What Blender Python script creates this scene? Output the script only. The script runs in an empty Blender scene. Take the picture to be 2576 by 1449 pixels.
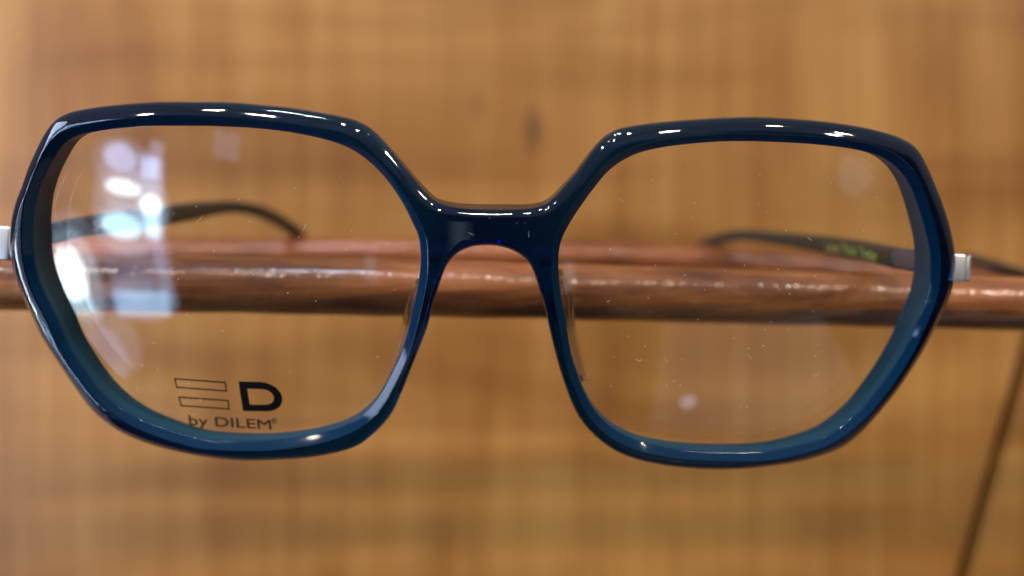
import bpy, bmesh, math, random
import numpy as np
from mathutils import Vector, Matrix
from mathutils.geometry import delaunay_2d_cdt

random.seed(7)
rng = np.random.default_rng(7)
scene = bpy.context.scene
COL = scene.collection
MM = 0.001

# ------------------------------------------------------------------ camera
FOC = 1932.0                       # focal length in 2576-wide picture units (27 mm on 36 mm)
cam_data = bpy.data.cameras.new('camera')
cam_data.lens = 27.0
cam_data.sensor_width = 36.0
cam_data.clip_start = 0.005
cam_data.clip_end = 50.0
cam_data.dof.use_dof = True
cam_data.dof.focus_distance = 0.1085
cam_data.dof.aperture_fstop = 7.6
cam = bpy.data.objects.new('camera', cam_data)
cam.location = (0, 0, 0)
cam.rotation_euler = (math.radians(90), 0, 0)
COL.objects.link(cam)
scene.camera = cam

# ------------------------------------------------------------------ world: the dim shop interior all round
world = bpy.data.worlds.new('World')
scene.world = world
world.use_nodes = True
wn = world.node_tree.nodes
bg = wn['Background']
bg.inputs[1].default_value = 1.0
_tc = wn.new('ShaderNodeTexCoord')
_sx = wn.new('ShaderNodeSeparateXYZ')
_rp = wn.new('ShaderNodeValToRGB')
_mr = wn.new('ShaderNodeMapRange')
_mr.inputs[1].default_value = -1.0
_mr.inputs[2].default_value = 1.0
world.node_tree.links.new(_tc.outputs['Generated'], _sx.inputs[0])
world.node_tree.links.new(_sx.outputs['Z'], _mr.inputs[0])
world.node_tree.links.new(_mr.outputs[0], _rp.inputs[0])
_e = _rp.color_ramp.elements
_e[0].position, _e[0].color = 0.30, (0.030, 0.026, 0.024, 1)
_e[1].position, _e[1].color = 0.78, (0.33, 0.35, 0.42, 1)
_e2 = _e.new(0.52)
_e2.color = (0.11, 0.10, 0.10, 1)
world.node_tree.links.new(_rp.outputs[0], bg.inputs[0])

scene.view_settings.view_transform = 'Standard'
scene.view_settings.look = 'None'
scene.view_settings.exposure = 0
scene.view_settings.gamma = 1
scene.view_settings.use_curve_mapping = False
scene.render.engine = 'CYCLES'
cy = scene.cycles
cy.max_bounces = 16
cy.transmission_bounces = 12
cy.transparent_max_bounces = 24
cy.glossy_bounces = 6
cy.diffuse_bounces = 3
cy.caustics_reflective = False
cy.caustics_refractive = True
cy.use_denoising = True
cy.sample_clamp_indirect = 4.0


def area(name, loc, target, sx, sy, radiance, color, shape='RECTANGLE'):
    """a lamp given by its brightness (radiance), so that its mirror image has a known brightness"""
    l = bpy.data.lights.new(name, 'AREA')
    l.shape = shape
    l.size = sx
    l.size_y = sy
    a = sx * sy * (math.pi / 4 if shape in ('DISK', 'ELLIPSE') else 1)
    l.energy = radiance * a * math.pi
    l.color = color
    o = bpy.data.objects.new(name, l)
    o.location = loc
    d = Vector(target) - Vector(loc)
    o.rotation_euler = d.to_track_quat('-Z', 'Y').to_euler()
    COL.objects.link(o)
    return o


#LIGHTS_BEGIN
# ceiling spots of the shop: two rows in front of and above the rack
SPOT_W = (1.0, 0.86, 0.70)
for x in (-2.20, -0.92, 0.65, 2.60):
    area('ceiling_spot', (x, -1.785, 1.95), (x * 0.2, 0.25, 0), 0.15, 0.15, 160.0 + 43 * abs(x), SPOT_W, 'DISK')
for x in (-1.39, 0.03, 1.64, 2.60):
    area('ceiling_spot', (x, -1.485, 2.08), (x * 0.2, 0.25, 0), 0.15, 0.15, 160.0 + 43 * abs(x), SPOT_W, 'DISK')
area('skylight', (-0.33, -0.56, 1.36), (0, 0.13, 0), 0.26, 0.03, 300.0, (0.66, 0.78, 1.0))
# the shop front behind the photographer's left shoulder: lit panes of one window
WIN_C, WIN_S, WIN_T = Vector((-1.65, -1.30, -0.55)), Vector((-0.619, 0.7855, 0)), Vector((-0.199, -0.157, 0.967))
WIN_L, WIN_D = (0.954, 0.30), (0.30, -0.954)


def pane(s, t, w, h, rad, col, shape='RECTANGLE', back=0.0):
    n = -WIN_C.normalized()
    o = area('pane_or_halo', WIN_C + WIN_S * s + WIN_T * t - n * back, (0, 0, 0), w, h, rad, col, shape)
    ex = WIN_S * WIN_L[0] + WIN_T * WIN_L[1]
    ey = -(WIN_S * WIN_D[0] + WIN_T * WIN_D[1])
    # columns: local x, y, z(back)
    m = Matrix((ex, ey, ex.cross(ey))).transposed()
    if m.col[2].dot(n) > 0:
        m = Matrix((-ex, ey, (-ex).cross(ey))).transposed()
    o.rotation_euler = m.to_euler()
    return o


# added halo lamps, wider and dimmer than the panes, softening their mirror images
for s_, t_, w_, h_, r_, c_ in ((0.05, 0.30, 0.46, 0.36, 1.1, (0.45, 0.60, 1.0)), (-0.12, 0.20, 0.28, 0.34, 1.3, (0.45, 0.60, 1.0)),
                               (0.06, 0.10, 0.42, 0.30, 1.8, (0.6, 0.78, 1.0)), (-0.08, -0.02, 0.28, 0.36, 2.2, (0.6, 0.78, 1.0)),
                               (0.17, -0.12, 0.46, 0.38, 1.8, (0.45, 0.74, 1.0)), (0.72, -0.34, 0.40, 0.66, 2.6, (0.6, 0.80, 1.0)),
                               (0.62, -0.12, 0.40, 0.40, 1.2, (0.6, 0.75, 1.0)), (0.30, -0.60, 0.60, 0.34, 1.3, (0.42, 0.66, 1.0)),
                               (0.74, -0.80, 0.50, 0.60, 0.9, (0.6, 0.70, 1.0))):
    pane(s_, t_, w_, h_, r_, c_, 'ELLIPSE', 0.06)
LILAC, SKY, ICE = (0.45, 0.60, 1.0), (0.42, 0.68, 1.0), (0.55, 0.86, 1.0)
pane(0.06, 0.33, 0.24, 0.18, 5.5, LILAC, 'ELLIPSE')
pane(-0.15, 0.23, 0.13, 0.14, 8.0, LILAC)
pane(0.09, 0.14, 0.25, 0.10, 12.0, (0.78, 0.92, 1.0), 'ELLIPSE')
pane(-0.08, 0.00, 0.16, 0.12, 15.0, (0.78, 0.92, 1.0), 'ELLIPSE')
pane(0.19, -0.09, 0.30, 0.17, 11.0, ICE, 'ELLIPSE')
pane(-0.04, -0.12, 0.12, 0.20, 9.0, ICE)
pane(-0.08, -0.15, 0.10, 1.15, 3.0, LILAC, back=0.03)
pane(0.16, -0.10, 0.50, 1.10, 1.5, LILAC, 'ELLIPSE', back=0.05)
pane(0.74, -0.30, 0.22, 0.36, 16.0, (0.88, 0.95, 1.0), 'ELLIPSE')
pane(0.78, -0.47, 0.18, 0.18, 8.0, ICE)
pane(0.30, -0.61, 0.42, 0.18, 6.0, SKY)
pane(0.82, -0.87, 0.30, 0.46, 1.6, LILAC, 'ELLIPSE')
pane(-0.80, 0.31, 0.22, 0.22, 1.1, LILAC)
# added cool lamp just out of view, tinting the panel's left edge
area('left_wash', (-0.50, 0.06, 0.10), (-0.1, 0.22, 0.03), 0.18, 0.30, 9.0, (0.62, 0.70, 1.0))
# lamps added for the pale patches mirrored in the right lens and bridge
lf = area('floor_patch_lamp', (0.93, -0.46, -1.20), (0.93, -0.46, 0), 1.2, 1.3, 0.26, (0.80, 0.86, 1.0))
lf.rotation_euler = (math.pi, 0, math.radians(13.7))
area('lens_blob_lamp', (0.50, -0.53, -1.17), (0.03, 0.11, 0), 0.07, 0.07, 2.6, (0.66, 0.74, 1.0), 'DISK')  # added lamp for the small lilac blob in the right lens
area('side_pane', (1.62, -1.10, -0.23), (0, 0.1, 0), 0.26, 0.30, 0.55, (0.70, 0.78, 1.0), 'ELLIPSE')
area('lower_pane', (-0.14, -1.77, -1.15), (0, 0.1, 0), 0.075, 0.22, 0.9, (0.62, 0.80, 1.0))
#LIGHTS_END


# ------------------------------------------------------------------ materials
def new_mat(name):
    m = bpy.data.materials.new(name)
    m.use_nodes = True
    nt = m.node_tree
    nt.nodes.clear()
    out = nt.nodes.new('ShaderNodeOutputMaterial')
    return m, nt, out


def principled(nt, **kw):
    p = nt.nodes.new('ShaderNodeBsdfPrincipled')
    for k, v in kw.items():
        p.inputs[k.replace('_', ' ')].default_value = v
    return p


def simple_mat(name, col, rough=0.4, metal=0.0, **kw):
    m, nt, out = new_mat(name)
    p = principled(nt, Base_Color=(*col, 1), Roughness=rough, Metallic=metal, **kw)
    nt.links.new(p.outputs[0], out.inputs[0])
    return m


def ramp(nt, stops):
    r = nt.nodes.new('ShaderNodeValToRGB')
    e = r.color_ramp.elements
    while len(e) < len(stops):
        e.new(0.5)
    for el, (pos, c) in zip(e, stops):
        el.position = pos
        el.color = (*c, 1) if len(c) == 3 else c
    return r


def coords(nt, scale, loc=(0, 0, 0)):
    tc = nt.nodes.new('ShaderNodeTexCoord')
    mp = nt.nodes.new('ShaderNodeMapping')
    mp.inputs['Scale'].default_value = scale
    mp.inputs['Location'].default_value = loc
    nt.links.new(tc.outputs['Object'], mp.inputs[0])
    return mp


def noise(nt, scale, loc=(0, 0, 0), detail=4.0, rough=0.55, dist=0.0):
    n = nt.nodes.new('ShaderNodeTexNoise')
    n.inputs['Scale'].default_value = 1.0
    n.inputs['Detail'].default_value = detail
    n.inputs['Roughness'].default_value = rough
    n.inputs['Distortion'].default_value = dist
    nt.links.new(coords(nt, scale, loc).outputs[0], n.inputs['Vector'])
    return n


def mixcol(nt, a, b, fac, mode='MIX'):
    m = nt.nodes.new('ShaderNodeMix')
    m.data_type = 'RGBA'
    m.blend_type = mode
    for sock, v in ((m.inputs[0], fac), (m.inputs[6], a), (m.inputs[7], b)):
        if hasattr(v, 'links') or hasattr(v, 'is_linked'):
            nt.links.new(v, sock)
        elif isinstance(v, (int, float)):
            sock.default_value = v
        else:
            sock.default_value = (*v, 1)
    return m.outputs[2]


def math_node(nt, op, a, b=None):
    m = nt.nodes.new('ShaderNodeMath')
    m.operation = op
    for i, v in enumerate((a, b)):
        if v is None:
            continue
        if isinstance(v, (int, float)):
            m.inputs[i].default_value = v
        else:
            nt.links.new(v, m.inputs[i])
    return m.outputs[0]


def acetate():
    m, nt, out = new_mat('blue_acetate')
    g = nt.nodes.new('ShaderNodeBsdfGlass')
    g.inputs['IOR'].default_value = 1.48
    g.inputs['Roughness'].default_value = 0.012
    g.inputs['Color'].default_value = (1, 1, 1, 1)
    d = principled(nt, Base_Color=(0.002, 0.03, 0.12, 1), Roughness=0.06, IOR=1.48)
    mx = nt.nodes.new('ShaderNodeMixShader')
    mx.inputs[0].default_value = 0.07
    nt.links.new(g.outputs[0], mx.inputs[1])
    nt.links.new(d.outputs[0], mx.inputs[2])
    nt.links.new(mx.outputs[0], out.inputs['Surface'])
    va = nt.nodes.new('ShaderNodeVolumeAbsorption')
    va.inputs['Color'].default_value = (0.0, 0.55, 0.815, 1)
    va.inputs['Density'].default_value = 1750.0
    nt.links.new(va.outputs[0], out.inputs['Volume'])
    # faint rub marks in the polish
    n = noise(nt, (900, 900, 900), detail=2)
    r = nt.nodes.new('ShaderNodeMapRange')
    r.inputs[1].default_value = 0.45
    r.inputs[2].default_value = 0.75
    r.inputs[3].default_value = 0.008
    r.inputs[4].default_value = 0.06
    nt.links.new(n.outputs[0], r.inputs[0])
    nt.links.new(r.outputs[0], g.inputs['Roughness'])
    return m


def clear_lens(name, tint, spec=1.0):
    """thin clear plastic: straight-through view plus mirror reflection at each face"""
    m, nt, out = new_mat(name)
    t = nt.nodes.new('ShaderNodeBsdfTransparent')
    t.inputs[0].default_value = (*tint, 1)
    g = nt.nodes.new('ShaderNodeBsdfGlossy')
    g.inputs['Roughness'].default_value = 0.0
    g.inputs[0].default_value = (spec, spec, spec, 1)
    geo = nt.nodes.new('ShaderNodeNewGeometry')
    mr = nt.nodes.new('ShaderNodeMapRange')
    mr.inputs[3].default_value = 1.5
    mr.inputs[4].default_value = 1 / 1.5
    nt.links.new(geo.outputs['Backfacing'], mr.inputs[0])
    f = nt.nodes.new('ShaderNodeFresnel')
    nt.links.new(mr.outputs[0], f.inputs[0])
    mx = nt.nodes.new('ShaderNodeMixShader')
    nt.links.new(f.outputs[0], mx.inputs[0])
    nt.links.new(t.outputs[0], mx.inputs[1])
    nt.links.new(g.outputs[0], mx.inputs[2])
    nt.links.new(mx.outputs[0], out.inputs[0])
    return m


WALL = 300.0


def panel_wood(name, seed, tone=1.0, knots=()):
    m, nt, out = new_mat(name)
    c = lambda r, g, b: (r * tone, g * tone, b * tone)
    fine = noise(nt, (115, 115, 4), (seed, seed, 0), detail=4, rough=0.5, dist=0.3)
    base = ramp(nt, [(0.15, c(0.33, 0.138, 0.030)), (0.5, c(0.41, 0.190, 0.043)), (0.85, c(0.49, 0.256, 0.072))])
    nt.links.new(fine.outputs[0], base.inputs[0])
    band = noise(nt, (26, 26, 7), (seed * 2, 0, 3), detail=2)            # broad vertical figure
    br = ramp(nt, [(0.30, (0.70, 0.60, 0.50)), (0.52, (1, 1, 1)), (0.78, (1.07, 1.15, 1.30))])
    nt.links.new(band.outputs[0], br.inputs[0])
    col = mixcol(nt, base.outputs[0], br.outputs[0], 0.85, 'MULTIPLY')
    cross = noise(nt, (4, 4, 24), (seed, 5, 1), detail=2.5, dist=0.4)       # soft horizontal bands
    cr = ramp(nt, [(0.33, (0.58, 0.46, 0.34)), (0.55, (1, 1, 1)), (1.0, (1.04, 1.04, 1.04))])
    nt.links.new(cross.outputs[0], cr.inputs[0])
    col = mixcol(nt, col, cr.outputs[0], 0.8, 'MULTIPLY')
    for kx, kz, sx, sz, amt in knots:                                        # knots
        sp = nt.nodes.new('ShaderNodeTexGradient')
        sp.gradient_type = 'SPHERICAL'
        mp = nt.nodes.new('ShaderNodeMapping')
        mp.vector_type = 'TEXTURE'
        mp.inputs['Location'].default_value = (kx, WALL * MM, kz)
        mp.inputs['Scale'].default_value = (sx, 0.02, sz)
        tc = nt.nodes.new('ShaderNodeTexCoord')
        nt.links.new(tc.outputs['Object'], mp.inputs[0])
        nt.links.new(mp.outputs[0], sp.inputs[0])
        col = mixcol(nt, col, (0.075, 0.028, 0.010), math_node(nt, 'MULTIPLY', sp.outputs[0], amt))
    p = principled(nt, Roughness=0.42, Specular_IOR_Level=0.4)
    nt.links.new(col, p.inputs['Base Color'])
    b = nt.nodes.new('ShaderNodeBump')
    b.inputs['Strength'].default_value = 0.15
    b.inputs['Distance'].default_value = 0.0005
    nt.links.new(fine.outputs[0], b.inputs['Height'])
    nt.links.new(b.outputs[0], p.inputs['Normal'])
    nt.links.new(p.outputs[0], out.inputs[0])
    return m


def rod_wood(name, seed, dark, mid, light):
    m, nt, out = new_mat(name)
    fine = noise(nt, (30, 420, 420), (seed, 0, 0), detail=4, rough=0.55, dist=0.6)
    base = ramp(nt, [(0.28, dark), (0.5, mid), (0.75, light)])
    nt.links.new(fine.outputs[0], base.inputs[0])
    blot = noise(nt, (28, 120, 120), (seed + 3, 0, 0), detail=3)
    br = ramp(nt, [(0.34, (0.38, 0.33, 0.29)), (0.54, (1, 1, 1)), (0.8, (1.35, 1.25, 1.15))])
    nt.links.new(blot.outputs[0], br.inputs[0])
    col = mixcol(nt, base.outputs[0], br.outputs[0], 0.9, 'MULTIPLY')
    scuff = noise(nt, (130, 500, 500), (seed + 9, 2, 0), detail=4, rough=0.7)   # rubbed varnish
    sr = ramp(nt, [(0.60, (0, 0, 0)), (0.78, (1, 1, 1))])
    nt.links.new(scuff.outputs[0], sr.inputs[0])
    col = mixcol(nt, col, (0.40, 0.27, 0.19), math_node(nt, 'MULTIPLY', sr.outputs[0], 0.45))
    p = principled(nt, Roughness=0.50, Specular_IOR_Level=0.3, Coat_Weight=0.60, Coat_Roughness=0.10)
    nt.links.new(col, p.inputs['Base Color'])
    lum = noise(nt, (520, 300, 300), (seed, 1, 4), detail=2.5, rough=0.6)
    b = nt.nodes.new('ShaderNodeBump')
    b.inputs['Strength'].default_value = 0.33
    b.inputs['Distance'].default_value = 0.0006
    nt.links.new(lum.outputs[0], b.inputs['Height'])
    nt.links.new(b.outputs[0], p.inputs['Normal'])
    nt.links.new(b.outputs[0], p.inputs['Coat Normal'])
    nt.links.new(p.outputs[0], out.inputs[0])
    return m


def acetate_ground():
    m = M_ACETATE.copy()
    m.name = 'blue_acetate_matt'
    nt = m.node_tree
    g = [n for n in nt.nodes if n.type == 'BSDF_GLASS'][0]
    for l in list(g.inputs['Roughness'].links):
        nt.links.remove(l)
    g.inputs['Roughness'].default_value = 0.20
    p = [n for n in nt.nodes if n.type == 'BSDF_PRINCIPLED'][0]
    p.inputs['Base Color'].default_value = (0.024, 0.115, 0.19, 1)  # paler teal paints in light coming through the rim
    p.inputs['Roughness'].default_value = 0.35
    mx = [n for n in nt.nodes if n.type == 'MIX_SHADER'][0]
    mx.inputs[0].default_value = 0.72
    tr = nt.nodes.new('ShaderNodeBsdfTranslucent')
    tr.inputs[0].default_value = (0.75, 0.90, 1.0, 1)
    m2 = nt.nodes.new('ShaderNodeMixShader')
    m2.inputs[0].default_value = 0.30
    out = [n for n in nt.nodes if n.type == 'OUTPUT_MATERIAL'][0]
    nt.links.new(mx.outputs[0], m2.inputs[1])
    nt.links.new(tr.outputs[0], m2.inputs[2])
    nt.links.new(m2.outputs[0], out.inputs['Surface'])
    return m


M_ACETATE = acetate()
M_ACETATE_MATT = acetate_ground()


def acetate_facet():
    """the sloping inner facet: polished, with light coming up through the blue partly painted as base colour"""
    m = M_ACETATE_MATT.copy()
    m.name = 'blue_acetate_facet'
    nt = m.node_tree
    [n for n in nt.nodes if n.type == 'BSDF_GLASS'][0].inputs['Roughness'].default_value = 0.03
    p = [n for n in nt.nodes if n.type == 'BSDF_PRINCIPLED'][0]
    p.inputs['Base Color'].default_value = (0.001, 0.085, 0.24, 1)
    p.inputs['Roughness'].default_value = 0.08
    mixes = [n for n in nt.nodes if n.type == 'MIX_SHADER']
    mixes[0].inputs[0].default_value = 0.36
    mixes[1].inputs[0].default_value = 0.30
    return m


M_ACETATE_FACET = acetate_facet()
M_LENS = clear_lens('clear_demo_lens', (0.965, 0.965, 0.955))
def clear_pad():
    m, nt, out = new_mat('clear_pad_plastic')
    g = nt.nodes.new('ShaderNodeBsdfGlass')
    g.inputs['IOR'].default_value = 1.42
    g.inputs['Roughness'].default_value = 0.05
    g.inputs['Color'].default_value = (0.86, 0.85, 0.85, 1)
    nt.links.new(g.outputs[0], out.inputs[0])
    return m


M_PAD = clear_pad()
M_METAL = simple_mat('brushed_silver', (0.92, 0.91, 0.90), 0.45, 1.0)
M_GUN = simple_mat('grey_metal', (0.20, 0.19, 0.21), 0.45, 1.0)
M_ARM = simple_mat('dark_olive_plastic', (0.030, 0.031, 0.025), 0.35)
M_LIME = simple_mat('lime_print', (0.30, 0.36, 0.09), 0.6)
M_GREY = simple_mat('grey_print', (0.42, 0.42, 0.46), 0.6)
M_INK = simple_mat('black_print', (0.002, 0.0015, 0.001), 0.6, Specular_IOR_Level=0.15)
M_INK_THIN = simple_mat('brown_print', (0.045, 0.026, 0.014), 0.6, Specular_IOR_Level=0.2)
M_DUST = simple_mat('dust', (0.80, 0.74, 0.66), 0.9)
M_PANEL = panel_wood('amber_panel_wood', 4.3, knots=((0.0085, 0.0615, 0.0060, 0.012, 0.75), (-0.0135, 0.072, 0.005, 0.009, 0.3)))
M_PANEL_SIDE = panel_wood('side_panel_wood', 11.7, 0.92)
M_ROD = rod_wood('front_rod_wood', 2.0, (0.085, 0.024, 0.007), (0.26, 0.086, 0.022), (0.43, 0.17, 0.052))
M_ROD_BACK = rod_wood('rear_rod_wood', 7.0, (0.15, 0.036, 0.011), (0.30, 0.086, 0.024), (0.40, 0.14, 0.045))
M_WALL = simple_mat('dark_wall', (0.14, 0.075, 0.038), 0.8)
M_DARK = simple_mat('dark_strip', (0.020, 0.012, 0.008), 0.6)


# ------------------------------------------------------------------ object helpers
def link(o, parent=None):
    COL.objects.link(o)
    if parent is not None:
        o.parent = parent
    return o


def thing(name, label, cat, loc=(0, 0, 0), group=None):
    o = bpy.data.objects.new(name, None)
    o.empty_display_size = 0.01
    o.location = loc
    return tag(link(o), label, cat, group)


def tag(o, label, cat, group=None):
    o['label'] = label
    o['category'] = cat
    if group:
        o['group'] = group
    return o


def mesh_obj(name, verts_mm, faces, mat, parent=None, smooth=True, weighted=False):
    me = bpy.data.meshes.new(name)
    me.from_pydata([tuple(float(c) * MM for c in v) for v in verts_mm], [], [tuple(int(i) for i in f) for f in faces])
    me.validate()
    bm = bmesh.new()
    bm.from_mesh(me)
    bmesh.ops.recalc_face_normals(bm, faces=bm.faces)
    bm.to_mesh(me)
    bm.free()
    me.materials.append(mat)
    if smooth:
        me.polygons.foreach_set('use_smooth', [True] * len(me.polygons))
    o = bpy.data.objects.new(name, me)
    if weighted:
        w = o.modifiers.new('weighted', 'WEIGHTED_NORMAL')
        w.keep_sharp = True
    return link(o, parent)


# ------------------------------------------------------------------ measuring: picture -> viewing ray
def ray(px, py):
    return np.array([(px - 1288.0) / FOC, 1.0, (724.5 - py) / FOC])


def point(px, py, depth):
    return ray(px, py) * depth


# the front of the glasses: a gently wrapped, tilted surface
TILT = math.radians(18.0)
ROLL = math.radians(1.3)
YAW = math.radians(1.0)
RW = 330.0                                           # wrap radius, mm
ORG = point(1235, 575, 106.0)
RZ = np.array([[math.cos(ROLL), 0, math.sin(ROLL)], [0, 1, 0], [-math.sin(ROLL), 0, math.cos(ROLL)]])
RX = np.array([[1, 0, 0], [0, math.cos(TILT), -math.sin(TILT)], [0, math.sin(TILT), math.cos(TILT)]])
RY = np.array([[math.cos(YAW), -math.sin(YAW), 0], [math.sin(YAW), math.cos(YAW), 0], [0, 0, 1]])
ROT = RY @ RX @ RZ
AU, AW, AV = ROT[:, 0], ROT[:, 1], ROT[:, 2]         # along, backwards, up


def F(u):
    return u * u / (2 * RW)


def to3(u, v, w):
    return ORG + AU * u + AV * v + AW * w


def to_local(p):
    q = np.asarray(p) - ORG
    return np.array([q @ AU, q @ AV, q @ AW])


def on_front(px, py, depth=0.0, surf=None):
    """where the viewing ray meets the front surface (depth mm behind it), as (u, v)"""
    r = ray(px, py)
    t = 110.0
    for _ in range(30):
        u, v, w = to_local(r * t)
        tgt = (F(u) + depth) if surf is None else surf(u, v)
        t += (tgt - w) / (r @ AW)
    u, v, w = to_local(r * t)
    return np.array([u, v])


def resample(pts, n, smooth=2.0):
    """closed Catmull-Rom through pts, even arc-length samples, light gaussian smoothing"""
    P = np.asarray(pts, float)
    k = len(P)
    out = []
    for i in range(k):
        p0, p1, p2, p3 = P[i - 1], P[i], P[(i + 1) % k], P[(i + 2) % k]
        for t in np.linspace(0, 1, 24, endpoint=False):
            out.append(0.5 * ((2 * p1) + (-p0 + p2) * t + (2 * p0 - 5 * p1 + 4 * p2 - p3) * t * t
                              + (-p0 + 3 * p1 - 3 * p2 + p3) * t ** 3))
    Q = np.array(out + [out[0]])
    s = np.r_[0, np.cumsum(np.linalg.norm(np.diff(Q, axis=0), axis=1))]
    tt = np.linspace(0, s[-1], 1600, endpoint=False)
    R = np.stack([np.interp(tt, s, Q[:, j]) for j in (0, 1)], 1)
    sig = smooth / (s[-1] / 1600)
    rad = max(1, int(3 * sig))
    kern = np.exp(-0.5 * (np.arange(-rad, rad + 1) / sig) ** 2)
    kern /= kern.sum()
    R = np.stack([np.convolve(np.r_[R[-rad:, j], R[:, j], R[:rad, j]], kern, 'valid') for j in (0, 1)], 1)
    Q = np.vstack([R, R[:1]])
    s = np.r_[0, np.cumsum(np.linalg.norm(np.diff(Q, axis=0), axis=1))]
    tt = np.linspace(0, s[-1], n, endpoint=False)
    return np.stack([np.interp(tt, s, Q[:, j]) for j in (0, 1)], 1)


def offset(C, d):
    """move a clockwise-or-not closed curve by d mm towards its inside"""
    T = np.roll(C, -1, 0) - np.roll(C, 1, 0)
    T /= np.linalg.norm(T, axis=1)[:, None]
    Nrm = np.stack([-T[:, 1], T[:, 0]], 1)
    a = 0.5 * np.sum(C[:, 0] * np.roll(C[:, 1], -1) - np.roll(C[:, 0], -1) * C[:, 1])
    return C + Nrm * (d if a > 0 else -d)


OUTER_PX = [(1242, 529), (1290, 528.5), (1330, 527), (1367, 519), (1388, 505), (1405, 488), (1427, 464), (1449, 440), (1480, 398),
            (1510, 362), (1535, 341), (1570, 326), (1620, 317), (1700, 308), (1800, 301), (1870, 298), (1932, 298), (1995, 301),
            (2057, 306), (2120, 313), (2182, 323), (2244, 338), (2282, 353), (2307, 371), (2322, 393), (2342, 433), (2370, 501),
            (2390, 563), (2401, 612), (2406, 654), (2404, 696), (2393, 737), (2377, 776), (2350, 832), (2314, 898), (2261, 978),
            (2207, 1045), (2163, 1092), (2110, 1130), (2021, 1160), (1918, 1176), (1843, 1182), (1743, 1180), (1643, 1165),
            (1568, 1142), (1518, 1112), (1473, 1069), (1443, 1022), (1418, 962), (1398, 894), (1383, 832), (1370, 775), (1356, 727),
            (1341, 682), (1326, 657), (1301, 637), (1266, 623), (1228.5, 618), (1191, 621), (1161, 632), (1138.5, 649.5),
            (1121, 674.5), (1106, 714.5), (1091, 762), (1076, 819.5), (1062.5, 857), (1039, 914), (1012.5, 981), (984, 1040),
            (939, 1090), (890, 1124), (800, 1148), (700, 1158.5), (600, 1160), (500, 1148.5), (400, 1126), (330, 1101), (280, 1073),
            (230, 1031), (185, 971), (110, 859), (87.5, 814), (67, 769), (50, 729), (40, 701), (27, 656), (21, 616), (26, 561),
            (37.5, 511), (54, 468), (70, 423), (90, 378), (112, 336), (135, 305), (162, 287), (200, 276), (275, 266), (375, 259),
            (475, 258.5), (575, 260), (644, 266), (730, 275), (805, 287), (867, 299), (917, 320), (955, 353), (1005, 410),
            (1055, 470), (1087, 503), (1105, 514), (1142, 523), (1190, 528)]
INNER_PX = [
    [(250, 330), (300, 323), (375, 317.5), (500, 317), (575, 319), (644, 323), (730, 333), (805, 348), (855, 363), (892, 380.5),
     (930, 408), (967, 445.5), (997, 486), (1022, 528), (1040, 566), (1052, 592), (1058, 632), (1058, 662), (1053.5, 707),
     (1046, 745), (1036, 790), (1025, 835), (1006, 894), (982, 944), (955, 994), (925, 1031), (875, 1066), (800, 1091),
     (700, 1106), (611, 1109), (511, 1104), (461, 1092), (411, 1076), (361, 1057), (311, 1029), (273, 999), (236, 959),
     (198.5, 907), (172, 865), (147.5, 807), (125, 761), (109, 729), (95, 691), (86, 651), (83, 606), (84, 563), (90, 510),
     (105, 460), (125, 418), (147, 381), (170, 355), (203, 339)],
    [(1493.5, 474.5), (1466, 512), (1441, 549.5), (1418.5, 589.5), (1408.5, 619.5), (1405, 657), (1407, 707), (1413.5, 757),
     (1426, 825), (1438, 894), (1456, 949), (1478, 1002), (1506, 1044), (1543, 1078), (1593, 1104), (1643, 1119), (1718, 1130.6),
     (1818, 1136), (1932, 1134), (2021, 1116), (2087.5, 1091), (2145, 1049), (2181, 1012), (2234, 943), (2278.6, 870), (2297.6, 828),
     (2316, 788), (2331, 748), (2339, 710), (2341, 662), (2337, 618), (2324.5, 568), (2309.5, 518), (2289.5, 468), (2264.5, 431),
     (2232, 404), (2194, 387), (2132, 373), (2032, 362), (1932, 357), (1870, 355.5), (1800, 357), (1700, 366), (1620, 381),
     (1570, 402), (1530, 431)]]

CH = 1.15                                             # depth of the inner chamfer


def edge_depth(x, y):
    """how far behind the front plane the visible outline lies: further back low down and at the sides"""
    a = min(max((y - 640) / 260.0, 0), 1) if abs(x - 1235) > 190 else 0.0
    b = min(max((abs(x - 1235) - 850) / 280.0, 0), 1)
    return 0.45 + 1.15 * max(a * a * (3 - 2 * a), b * b * (3 - 2 * b))


outer = resample([on_front(x, y, edge_depth(x, y)) for x, y in OUTER_PX], 900, 0.35)
inner = [resample([on_front(x, y, CH) for x, y in pts], 420, 0.5) for pts in INNER_PX]


def thick(u):
    return 3.5 + 1.9 * math.exp(-(u / 9.0) ** 2) + 2.5 * abs(u / 65.0) ** 3


def inside_poly(P, poly):
    x, y = P[:, 0][:, None], P[:, 1][:, None]
    x1, y1 = poly[:, 0][None], poly[:, 1][None]
    x2, y2 = np.roll(poly[:, 0], -1)[None], np.roll(poly[:, 1], -1)[None]
    cond = (y1 > y) != (y2 > y)
    xin = (x2 - x1) * (y - y1) / (y2 - y1 + 1e-12) + x1
    return (np.sum(cond & (x < xin), axis=1) % 2) == 1


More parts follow.
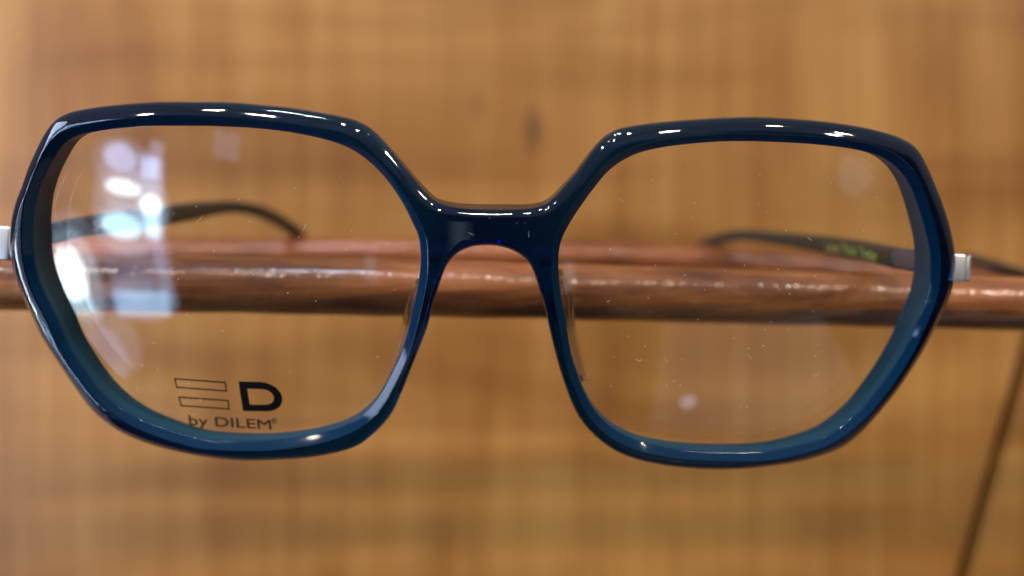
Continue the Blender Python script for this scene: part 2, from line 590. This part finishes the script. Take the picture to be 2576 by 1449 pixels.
def build_front(parent):
    V, Fc = [], []

    def add_ring(C, wfun):
        i0 = len(V)
        for u, v in C:
            V.append(to3(u, v, F(u) + wfun(u)))
        return np.arange(i0, i0 + len(C))

    def bridge(a, b):
        n = len(a)
        for i in range(n):
            j = (i + 1) % n
            Fc.append((a[i], a[j], b[j], b[i]))

    # outer side: a sloping facet as wide as the rim allows, fading out on the bridge
    allin = np.vstack(inner)
    wid = np.array([math.sqrt(np.min(np.sum((allin - p) ** 2, axis=1))) for p in outer]) - 1.32 - 0.12
    wid = np.clip(wid, 0.8, 2.1)
    near = np.clip((np.abs(outer[:, 0]) - 6.5) / 4.0, 0, 1)            # 0 on the bridge
    nose = (outer[:, 1] < 2.0) & (np.abs(outer[:, 0]) < 22)
    wid = 0.55 * (1 - near) + wid * near
    wid[nose] = np.minimum(wid[nose], 0.9)
    K = 25
    ext = np.r_[wid[-K:], wid, wid[:K]]
    wid = np.convolve(ext, np.ones(2 * K + 1) / (2 * K + 1), 'valid')
    dep = 0.30 + 0.55 * wid
    T = np.roll(outer, -1, 0) - np.roll(outer, 1, 0)
    T /= np.linalg.norm(T, axis=1)[:, None]
    sgn = 1 if np.sum(outer[:, 0] * np.roll(outer[:, 1], -1) - np.roll(outer[:, 0], -1) * outer[:, 1]) > 0 else -1
    NO = np.stack([-T[:, 1], T[:, 0]], 1) * sgn
    o_front = [(1.0, 0.0), (0.955, 0.015), (0.90, 0.06), (0.75, 0.19), (0.55, 0.38), (0.35, 0.60), (0.20, 0.80), (0.10, 0.98), (0.03, 1.2), (0.0, 1.45)]
    o_back = [(0.0, 0.9), (0.04, 0.62), (0.16, 0.34), (0.34, 0.14), (0.55, 0.03), (0.8, 0.0)]
    rings = []
    ofr = obk = None
    for d, w in o_front:
        C = outer + NO * (d * wid)[:, None]
        if ofr is None:
            ofr = C
        i0 = len(V)
        for (u, v), dd in zip(C, dep):
            V.append(to3(u, v, F(u) + w * dd))
        rings.append(np.arange(i0, i0 + len(C)))
    for d, w in o_back:
        obk = offset(outer, d)
        rings.append(add_ring(obk, lambda u, w=w: thick(u) - w))
    for a, b in zip(rings[:-1], rings[1:]):
        bridge(a, b)
    of_idx, ob_idx = rings[0], rings[-1]
    ifr, ibk, if_idx, ib_idx = [], [], [], []
    matt, facet = set(), set()
    i_front = [(-1.32, 0.0), (-1.20, 0.015), (-1.10, 0.07), (-1.0, 0.16), (-0.14, CH - 0.16), (-0.05, CH - 0.04), (0.0, CH + 0.10)]
    i_back = [(0.0, 0.42), (-0.08, 0.16), (-0.28, 0.02), (-0.45, 0.0)]
    for c in inner:
        rings = []
        for k, (d, w) in enumerate(i_front):
            C = offset(c, d)
            if k == 0:
                ifr.append(C)
            rings.append(add_ring(C, lambda u, w=w: w))
        for d, w in i_back:
            C = offset(c, d)
            rings.append(add_ring(C, lambda u, w=w: thick(u) - w))
        ibk.append(C)
        for q, (a, b) in enumerate(zip(rings[:-1], rings[1:])):
            f0 = len(Fc)
            bridge(a, b)
            if q >= len(i_front) - 1:
                matt.update(range(f0, len(Fc)))
            elif q >= 2:
                facet.update(range(f0, len(Fc)))
        if_idx.append(rings[0])
        ib_idx.append(rings[-1])

    def fill(loops, idxs, wfun):
        P = np.vstack(loops)
        idx = np.concatenate(idxs)
        edges, k = [], 0
        for L in loops:
            n = len(L)
            edges += [(k + i, k + (i + 1) % n) for i in range(n)]
            k += n
        # extra points so that wide areas follow the wrap
        gx, gy = np.meshgrid(np.arange(P[:, 0].min(), P[:, 0].max(), 0.8), np.arange(P[:, 1].min(), P[:, 1].max(), 0.8))
        G = np.stack([gx.ravel(), gy.ravel()], 1)
        keep = inside_poly(G, loops[0])
        for L in loops[1:]:
            keep &= ~inside_poly(G, L)
        G = G[keep]
        dmin = np.array([np.min(np.sum((P - g) ** 2, axis=1)) for g in G]) if len(G) else np.zeros(0)
        G = G[dmin > 0.35 ** 2]
        vs = [Vector((float(a), float(b))) for a, b in np.vstack([P, G])]
        co, _, fs, ov, _, _ = delaunay_2d_cdt(vs, edges, [], 0, 1e-5)
        co = np.array([tuple(c) for c in co])
        mapping = []
        for i, c in enumerate(co):
            src = [s for s in ov[i] if s < len(P)]
            if src:
                mapping.append(idx[src[0]])
            else:
                mapping.append(len(V))
                V.append(to3(c[0], c[1], F(c[0]) + wfun(c[0])))
        cen = np.array([co[list(f)].mean(0) for f in fs])
        ok = inside_poly(cen, loops[0])
        for L in loops[1:]:
            ok &= ~inside_poly(cen, L)
        for f, k in zip(fs, ok):
            if k:
                Fc.append(tuple(mapping[i] for i in f))

    fill([ofr] + ifr, [of_idx] + if_idx, lambda u: 0.0)
    fill([obk] + ibk, [ob_idx] + ib_idx, thick)
    o = mesh_obj('frame_front', V, Fc, M_ACETATE, parent, weighted=True)
    o.data.materials.append(M_ACETATE_MATT)
    o.data.materials.append(M_ACETATE_FACET)
    keys = {tuple(sorted(int(x) for x in Fc[i])): 1 for i in matt}
    keys.update({tuple(sorted(int(x) for x in Fc[i])): 2 for i in facet})
    for p in o.data.polygons:
        p.material_index = keys.get(tuple(sorted(p.vertices)), 0)
    return o


# ------------------------------------------------------------------ lenses
RL = 130.0
LENS_T = 1.5
lens_c = [c.mean(0) for c in inner]


def lens_w(k, u, v):
    uc, vc = lens_c[k]
    w0 = F(uc) + 0.75
    return w0 + (uc / RW) * (u - uc) + ((u - uc) ** 2 + (v - vc) ** 2) / (2 * RL)


def build_lens(k, parent):
    rim = offset(resample(inner[k], 180, 0.3), -0.4)
    V, Fc = [], []
    nr = 22
    n = len(rim)
    uc, vc = lens_c[k]
    sides = []
    for s in (0, 1):
        i0 = len(V)
        V.append(to3(uc, vc, lens_w(k, uc, vc) + s * LENS_T))
        for r in range(1, nr + 1):
            t = (r / nr) ** 0.8
            for u, v in rim:
                uu, vv = uc + (u - uc) * t, vc + (v - vc) * t
                V.append(to3(uu, vv, lens_w(k, uu, vv) + s * LENS_T))
        for i in range(n):
            Fc.append((i0, i0 + 1 + i, i0 + 1 + (i + 1) % n))
        for r in range(nr - 1):
            a, b = i0 + 1 + r * n, i0 + 1 + (r + 1) * n
            for i in range(n):
                j = (i + 1) % n
                Fc.append((a + i, a + j, b + j, b + i))
        sides.append(i0 + 1 + (nr - 1) * n)
    for i in range(n):
        j = (i + 1) % n
        Fc.append((sides[0] + i, sides[0] + j, sides[1] + j, sides[1] + i))
    o = mesh_obj('lens', V, Fc, M_LENS, parent)
    me = o.data
    # sharp outer edge between the faces and the ground rim
    bm = bmesh.new()
    bm.from_mesh(me)
    for e in bm.edges:
        if len(e.link_faces) == 2 and e.calc_face_angle(0) > 0.7:
            e.smooth = False
    bm.to_mesh(me)
    bm.free()
    return o


def on_lens(k, px, py, lift=0.04):
    u, v = on_front(px, py, surf=lambda a, b: lens_w(k, a, b) - lift)
    return to3(u, v, lens_w(k, u, v) - lift)


def flat_print(name, polys, mat, parent, placer, thick_mm=0.02):
    """flat ink: polys = list of (outer, [holes]) in picture units, placed by placer(x, y, lift)"""
    V, Fc = [], []
    for outer_l, holes in polys:
        loops = [np.asarray(outer_l, float)] + [np.asarray(h, float) for h in holes]
        P = np.vstack(loops)
        edges, k = [], 0
        for L in loops:
            edges += [(k + i, k + (i + 1) % len(L)) for i in range(len(L))]
            k += len(L)
        co, _, fs, _, _, _ = delaunay_2d_cdt([Vector((float(a), float(b))) for a, b in P], edges, [], 0, 1e-6)
        co = np.array([tuple(c) for c in co])
        cen = np.array([co[list(f)].mean(0) for f in fs])
        ok = inside_poly(cen, loops[0])
        for L in loops[1:]:
            ok &= ~inside_poly(cen, L)
        i0 = len(V)
        V += [placer(x, y) for x, y in co]
        Fc += [tuple(i0 + i for i in f) for f, q in zip(fs, ok) if q]
    return mesh_obj(name, V, Fc, mat, parent, smooth=False)


def densify(loop, step=4.0):
    out = []
    L = [np.asarray(p, float) for p in loop]
    for a, b in zip(L, L[1:] + L[:1]):
        n = max(1, int(np.linalg.norm(b - a) / step))
        out += [a + (b - a) * t / n for t in range(n)]
    return np.array(out)


def text_mesh(body, bold=0.0, space=1.0):
    cu = bpy.data.curves.new('lettering', 'FONT')
    cu.body = body
    cu.size = 1.0
    cu.offset = bold
    cu.space_character = space
    cu.resolution_u = 4
    o = bpy.data.objects.new('lettering', cu)
    COL.objects.link(o)
    dg = bpy.context.evaluated_depsgraph_get()
    me = o.evaluated_get(dg).to_mesh()
    V = np.array([v.co[:] for v in me.vertices])
    Fc = [tuple(p.vertices) for p in me.polygons]
    o.evaluated_get(dg).to_mesh_clear()
    bpy.data.objects.remove(o)
    bpy.data.curves.remove(cu)
    return V, Fc


def text_print(name, body, x0, x1, ybase0, ybase1, capheight, mat, parent, placer, weight=0.0, shear=0.0, space=1.0):
    V, Fc = text_mesh(body, 0.0, space)
    lo, hi = V[:, 0].min(), V[:, 0].max()
    cap = text_mesh('D')[0][:, 1].max()
    out, Fc0, Fc = [], Fc, []
    for q, (dx, dy) in enumerate(((0, 0), (weight, 0), (0, weight), (weight, weight)) if weight else ((0, 0),)):
        Fc += [tuple(i + len(out) for i in f) for f in Fc0]
        for x, y, _ in V:
            t = (x - lo) / (hi - lo)
            yy = y / cap * capheight
            out.append(placer(x0 + (x1 - x0) * t - shear * yy + dx, ybase0 + (ybase1 - ybase0) * t - yy + dy, 0.05 + 0.006 * q))
    return mesh_obj(name, out, Fc, mat, parent, smooth=False)


# ------------------------------------------------------------------ sweeps
def frames_along(P):
    P = np.asarray(P, float)
    T = np.gradient(P, axis=0)
    T /= np.linalg.norm(T, axis=1)[:, None]
    up = np.array([0, 0, 1.0])
    S = np.cross(T, up)
    S /= np.linalg.norm(S, axis=1)[:, None]
    U = np.cross(S, T)
    return P, T, S, U


def spline(P, n):
    P = np.asarray(P, float)
    k = len(P)
    out = []
    for t in np.linspace(0, k - 1 - 1e-9, n):
        i = int(t)
        f = t - i
        p1, p2 = P[i], P[i + 1]
        p0 = P[i - 1] if i else 2 * p1 - p2
        p3 = P[i + 2] if i + 2 < k else 2 * p2 - p1
        out.append(0.5 * ((2 * p1) + (-p0 + p2) * f + (2 * p0 - 5 * p1 + 4 * p2 - p3) * f * f + (-p0 + 3 * p1 - 3 * p2 + p3) * f ** 3))
    return np.array(out)


def sweep(name, P, half_w, half_h, mat, parent=None, power=3.0, m=24, round_ends=True):
    """tube of super-elliptic section; half_w, half_h per point in mm"""
    P, T, S, U = frames_along(P)
    n = len(P)
    hw = np.broadcast_to(half_w, (n,)).astype(float).copy()
    hh = np.broadcast_to(half_h, (n,)).astype(float).copy()
    V, Fc = [], []
    ang = np.linspace(0, 2 * math.pi, m, endpoint=False)
    cx = np.sign(np.cos(ang)) * np.abs(np.cos(ang)) ** (2 / power)
    cz = np.sign(np.sin(ang)) * np.abs(np.sin(ang)) ** (2 / power)
    for i in range(n):
        for a, b in zip(cx, cz):
            V.append(P[i] + S[i] * hw[i] * a + U[i] * hh[i] * b)
    for i in range(n - 1):
        for j in range(m):
            k = (j + 1) % m
            Fc.append((i * m + j, i * m + k, (i + 1) * m + k, (i + 1) * m + j))
    for end, sgn in ((0, -1), (n - 1, 1)):
        base = end * m
        if round_ends:
            prev = list(range(base, base + m))
            for f, q in ((0.85, 0.35), (0.5, 0.7)):
                i0 = len(V)
                for a, b in zip(cx, cz):
                    V.append(P[end] + S[end] * hw[end] * a * f + U[end] * hh[end] * b * f + T[end] * sgn * q * min(hw[end], hh[end]))
                cur = list(range(i0, i0 + m))
                for j in range(m):
                    k = (j + 1) % m
                    Fc.append((prev[j], prev[k], cur[k], cur[j]))
                prev = cur
            Fc.append(tuple(prev))
        else:
            Fc.append(tuple(range(base, base + m)))
    return mesh_obj(name, V, Fc, mat, parent)


# ------------------------------------------------------------------ wooden panels behind
def prism(name, poly_xz, y0, y1, mat, label, cat, bev=0.8):
    me = bpy.data.meshes.new(name)
    bm = bmesh.new()
    lo = [bm.verts.new((x * MM, y0 * MM, z * MM)) for x, z in poly_xz]
    f = bm.faces.new(lo)
    r = bmesh.ops.extrude_face_region(bm, geom=[f])
    for v in r['geom']:
        if isinstance(v, bmesh.types.BMVert):
            v.co.y = y1 * MM
    bmesh.ops.recalc_face_normals(bm, faces=bm.faces)
    bmesh.ops.bevel(bm, geom=list(bm.edges), offset=bev * MM, segments=2, affect='EDGES', profile=0.5)
    bm.to_mesh(me)
    bm.free()
    me.materials.append(mat)
    o = bpy.data.objects.new(name, me)
    return tag(link(o), label, cat)


seam = lambda z: 200.0 + 0.283 * (z + 19.6)
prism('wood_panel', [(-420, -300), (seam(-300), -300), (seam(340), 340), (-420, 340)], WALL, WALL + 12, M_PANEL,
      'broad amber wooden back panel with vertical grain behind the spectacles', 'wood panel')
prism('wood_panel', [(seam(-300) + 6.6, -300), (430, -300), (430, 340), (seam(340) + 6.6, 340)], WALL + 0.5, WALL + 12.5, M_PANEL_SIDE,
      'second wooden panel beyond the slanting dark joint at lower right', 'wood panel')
bk = prism('wall', [(-450, -330), (450, -330), (450, 370), (-450, 370)], WALL + 13, WALL + 30, M_WALL, 'dark wall behind the wooden panels', 'wall')
bk['kind'] = 'structure'

# ------------------------------------------------------------------ the two rods


def rod(name, pts, rad, mat, label, seed):
    P = spline([point(x, y, d) for x, y, d in pts], 260)
    t = np.linspace(0, 1, len(P))
    r = np.full(len(P), rad)
    g = np.random.default_rng(seed)
    for k in range(5):
        r += rad * 0.006 * np.sin(t * g.uniform(20, 120) + g.uniform(0, 6))
    o = sweep(name, P, r, r, mat, None, power=2.0, m=64)
    return tag(o, label, 'rod')


rod('wooden_rod', [(-900, 700, 135), (0, 709, 136.5), (644, 718, 137), (1288, 731, 138), (1932, 748, 141), (2576, 765, 145), (3500, 792, 150)],
    5.05, M_ROD, 'glossy brown front rod with scuffed varnish right behind the lenses', 3)
rod('wooden_rod', [(-700, 641, 214), (0, 643, 214), (644, 643, 214), (1288, 645, 215), (1717, 659, 217), (2100, 684, 220), (2450, 709, 222), (2800, 730, 224), (3300, 752, 228)],
    5.0, M_ROD_BACK, 'reddish rear rod that the spectacle arm tips hook over', 5)

# ------------------------------------------------------------------ the spectacles
glasses = thing('spectacles', 'blue translucent acetate spectacles with angular rims resting on two wooden rods', 'glasses')
front = build_front(glasses)
lenses = [build_lens(0, glasses), build_lens(1, glasses)]


def place0():
    return lambda x, y, lift=0.05: on_lens(0, x, y, lift)


def zl(zx, zy):                                           # close-up of the printed lens
    return (375.6 + 0.1458 * zx, 925.7 + 0.1458 * zy)


def frame_poly(pts, t):
    C = densify([zl(*p) for p in pts], 3.0)
    c = np.array([zl(*p) for p in pts])
    # inner outline: each side moved in by t
    k = len(c)
    inn = []
    cen = c.mean(0)
    for i in range(k):
        p, a, b = c[i], c[i - 1], c[(i + 1) % k]

        def shift(q0, q1):
            d = (q1 - q0) / np.linalg.norm(q1 - q0)
            nn = np.array([-d[1], d[0]])
            if nn @ (cen - q0) < 0:
                nn = -nn
            return q0 + nn * t, d
        q, d1 = shift(a, p)
        s, d2 = shift(p, b)
        A = np.array([d1, -d2]).T
        x = np.linalg.solve(A, s - q)
        inn.append(q + d1 * x[0])
    return C, [densify(inn, 3.0)]


bars = [frame_poly([(425, 172), (1322, 238), (1348, 412), (462, 346)], 4.0),
        frame_poly([(495, 488), (1370, 550), (1394, 722), (540, 662)], 4.0)]
flat_print('printed_bars', bars, M_INK_THIN, lenses[0], place0())
D_out = [(1540, 232), (1720, 236), (1900, 240), (2010, 254), (2110, 292), (2200, 352), (2262, 425), (2297, 515), (2290, 600), (2250, 670),
         (2180, 718), (2080, 746), (1850, 748), (1616, 742), (1590, 580), (1562, 400)]
D_in = [(1690, 358), (1850, 362), (1985, 370), (2065, 396), (2120, 440), (2150, 505), (2145, 560), (2110, 605), (2040, 632), (1880, 634),
        (1735, 632), (1715, 520)]
flat_print('printed_letter', [(densify([zl(*p) for p in D_out], 3.0), [densify([zl(*p) for p in D_in], 3.0)])], M_INK, lenses[0], place0())
bx0, by0 = zl(690, 978)
bx1, by1 = zl(2105, 1058)
text_print('printed_lettering', 'by DILEM', bx0, bx1, by0, by1, 23.5, M_INK_THIN, lenses[0], place0(), weight=0.9, shear=0.10)
rx0, ry0 = zl(2110, 955)
rx1, ry1 = zl(2200, 962)
text_print('printed_mark', '\u00ae', rx0, rx1, ry0, ry1, 13.0, M_INK_THIN, lenses[0], place0(), weight=0.5)


# dust and lint on the lenses
def build_dust(k, count, seed):
    g = np.random.default_rng(seed)
    poly = np.array([p for p in INNER_PX[k]], float)
    lo, hi = poly.min(0), poly.max(0)
    V, Fc = [], []
    done = 0
    while done < count:
        c = g.uniform(lo, hi)
        if not inside_poly(c[None], (poly - poly.mean(0)) * 0.93 + poly.mean(0))[0]:
            continue
        done += 1
        L = g.uniform(0.7, 2.2) if g.random() < 0.8 else g.uniform(4, 13)
        wd = g.uniform(0.5, 1.1) if L < 3 else 0.45
        a = g.uniform(0, math.pi)
        bend = g.uniform(-0.5, 0.5)
        prev = None
        for s in np.linspace(-1, 1, 7):
            q = c + L * s * np.array([math.cos(a), math.sin(a)]) + bend * L * s * s * np.array([-math.sin(a), math.cos(a)])
            nn = np.array([-math.sin(a), math.cos(a)]) * wd * (1 - 0.6 * s * s)
            i = len(V)
            V.extend([on_lens(k, *(q + nn), 0.06), on_lens(k, *(q - nn), 0.06), on_lens(k, *q, 0.14)])
            if prev is not None:
                Fc.extend([(prev, i, i + 2, prev + 2), (prev + 2, i + 2, i + 1, prev + 1), (prev + 1, i + 1, i, prev)])
            prev = i
    o = mesh_obj('dust', V, Fc, M_DUST, lenses[k])
    o['kind'] = 'stuff'


build_dust(0, 52, 21)
build_dust(1, 70, 22)


def bridge_dust(count, seed):
    """lint and hairline scratches on the flat of the bridge"""
    g = np.random.default_rng(seed)
    V, Fc = [], []
    for _ in range(count):
        px, py = g.uniform(1120, 1350), g.uniform(545, 600)
        c = on_front(px, py, -0.03)
        L = g.uniform(0.04, 0.10) if g.random() < 0.75 else g.uniform(0.3, 0.6)
        wd = 0.035 if L < 0.2 else 0.018
        a = g.uniform(0, math.pi)
        d, nn = np.array([math.cos(a), math.sin(a)]), np.array([-math.sin(a), math.cos(a)])
        i = len(V)
        for q in (c - d * L, c + nn * wd, c + d * L, c - nn * wd):
            V.append(to3(q[0], q[1], F(q[0]) - 0.015))
        q = c
        V.append(to3(q[0], q[1], F(q[0]) - 0.05))
        Fc += [(i, i + 1, i + 4), (i + 1, i + 2, i + 4), (i + 2, i + 3, i + 4), (i + 3, i, i + 4)]
    o = mesh_obj('dust', V, Fc, M_DUST, front, smooth=False)
    o['kind'] = 'stuff'


bridge_dust(6, 9)


# clear nose pads behind the rims
def build_pad(px_line, parent):
    V, Fc = [], []
    n, m = len(px_line), 16
    for (xf, yf, xb) in px_line:
        u, v = on_front(xf, yf, 3.6)
        a = to3(u, v, F(u) + 3.0)
        r = ray(xb, yf)
        tt = (a[1] + 8.5) / r[1]
        b = r * tt
        mid, ax = (a + b) / 2, (b - a) / 2
        nrm = np.cross(ax, np.array([0, 0, 1.0]))
        nrm /= np.linalg.norm(nrm)
        for j in range(m):
            t = 2 * math.pi * j / m
            V.append(mid + ax * math.cos(t) + nrm * 0.75 * math.sin(t))
    for i in range(n - 1):
        for j in range(m):
            k = (j + 1) % m
            Fc.append((i * m + j, i * m + k, (i + 1) * m + k, (i + 1) * m + j))
    Fc.append(tuple(range(m)))
    Fc.append(tuple(range((n - 1) * m, n * m)))
    return mesh_obj('nose_pad', V, Fc, M_PAD, parent)


build_pad([(1078, 700, 1053), (1072, 730, 1037), (1062, 770, 1024), (1050, 810, 1014), (1034, 850, 1007), (1020, 890, 999), (1000, 935, 985), (985, 965, 978)], glasses)
build_pad([(1390, 675, 1408), (1396, 710, 1424), (1404, 750, 1436), (1412, 795, 1441), (1424, 840, 1447), (1436, 880, 1456), (1450, 925, 1463), (1460, 955, 1468)], glasses)


# the arms
def build_arm(side, path, hinge, parent):
    P = spline([point(x, y, d) for x, y, d, h in path], 90)
    hs = np.interp(np.linspace(0, 1, 90), np.linspace(0, 1, len(path)), [h * d / FOC / 2 for x, y, d, h in path])
    tt = np.linspace(0, 1, 90)
    wid = np.interp(tt, [0, 0.4, 1], [1.5, 1.6, 1.7])
    arm = sweep('temple_arm', P, wid, hs, M_ARM, parent, power=3.5)
    # metal core that comes out of the sleeve and bends to the rim
    x, y, d, h = path[0]
    q = point(x, y, d)
    hp = point(*hinge)
    c = spline([q + (P[3] - P[0]), q, (q * 0.45 + hp * 0.55), hp + np.array([0, 2.2, 0])], 24)
    sweep('hinge_arm', c, np.linspace(1.2, 0.9, 24), np.linspace(hs[0] * 0.93, 2.0, 24), M_GUN, parent, power=5)
    return arm, P, hs, wid


def block(name, px0, px1, py0, py1, depth, dy, parent, roll=0.0):
    bm = bmesh.new()
    a, b = point(px0, py0, depth), point(px1, py1, depth)
    bmesh.ops.create_cube(bm, size=1.0)
    bmesh.ops.scale(bm, verts=bm.verts, vec=(abs(b[0] - a[0]), dy, abs(b[2] - a[2])))
    bmesh.ops.bevel(bm, geom=list(bm.edges), offset=0.5, segments=4, affect='EDGES', profile=0.5)
    bmesh.ops.rotate(bm, verts=bm.verts, cent=(0, 0, 0), matrix=Matrix.Rotation(roll, 3, 'Y'))
    c = (a + b) / 2 + np.array([0, dy / 2, 0])
    V = [np.array(v.co) + c for v in bm.verts]
    bm.verts.index_update()
    Fc = [tuple(v.index for v in f.verts) for f in bm.faces]
    bm.free()
    return mesh_obj(name, V, Fc, M_METAL, parent)


HD = 119.0
right_path = [(2262, 650, 131, 52), (2167, 630, 147, 50), (2080, 616, 164, 45), (1992, 604, 181, 36), (1940, 598, 190, 31), (1892, 592, 198, 28), (1850, 593, 206, 27),
              (1815, 600, 214, 26), (1785, 609, 221, 22), (1760, 622, 226, 18), (1745, 640, 229, 14)]
armR, PR, hR, wR = build_arm(1, right_path, (2402, 668, HD), glasses)
left_path = [(150, 582, 121.5, 50), (205, 570, 126, 50), (300, 557, 138, 50), (418, 541, 156, 49), (480, 532, 166, 45), (543, 523, 177, 35), (590, 521, 184, 30), (637, 528, 191, 29),
             (672, 540, 198, 29), (703, 556, 205, 29), (733, 576, 212, 27), (760, 600, 219, 22), (775, 630, 223, 16)]
armL, PL, hL, wL = build_arm(-1, left_path, (15, 612, HD - 1), glasses)
block('hinge_block', 2380, 2433, 637, 709, HD - 1.0, 3.4, glasses, math.radians(3))
block('hinge_plate', 2434, 2444, 641, 708, HD + 0.4, 2.4, glasses, math.radians(3))
block('hinge_block', -32, 24, 567, 655, HD - 2.2, 3.4, glasses, math.radians(3))


def arm_print(P, hs, wid, i0, i1, body, mat, arm, sgn, name, fill=0.62, flip=False):
    """lettering along the inner side of an arm"""
    V, Fc = text_mesh(body, 0.02)
    lo, hi = V[:, 0].min(), V[:, 0].max()
    cap = text_mesh('D')[0][:, 1].max()
    _, T, S, U = frames_along(P)
    out = []
    for x, y, _ in V:
        t = (x - lo) / (hi - lo)
        f = i0 + (i1 - i0) * t
        i = int(min(max(f, 0), len(P) - 2))
        g = f - i
        p = P[i] * (1 - g) + P[i + 1] * g
        s = S[i] * sgn
        h = hs[i]
        out.append(p + s * (wid[i] + 0.04) + U[i] * h * 2 * (y / cap - 0.5) * fill)
    return mesh_obj(name, out, Fc, mat, arm, smooth=False)


# inner side of the right arm faces left, of the left arm faces right
iR = lambda x: int(np.argmin(np.abs((PR[:, 0] / PR[:, 1]) * FOC + 1288 - x)))
iL = lambda x: int(np.argmin(np.abs((PL[:, 0] / PL[:, 1]) * FOC + 1288 - x)))
arm_print(PR, hR, wR, iR(2098), iR(2228), 'Look Think Today', M_LIME, armR, -1, 'lime_lettering', 0.48)
arm_print(PL, hL, wL, iL(210), iL(246), '54', M_GREY, armL, 1, 'grey_lettering', 0.5)

# thin dark tapering strip on the rear rod at the right
wp = [point(x, y, d) for x, y, d in ((2436, 650, 216), (2480, 661, 216), (2530, 674, 216.5), (2576, 686, 217), (2700, 712, 218))]
w = sweep('strip', spline(wp, 40), np.linspace(1.5, 0.8, 40), np.linspace(1.5, 0.8, 40), M_DARK, None, power=2, m=12)
tag(w, 'thin dark strip along the rear rod beside the right hinge', 'strip')
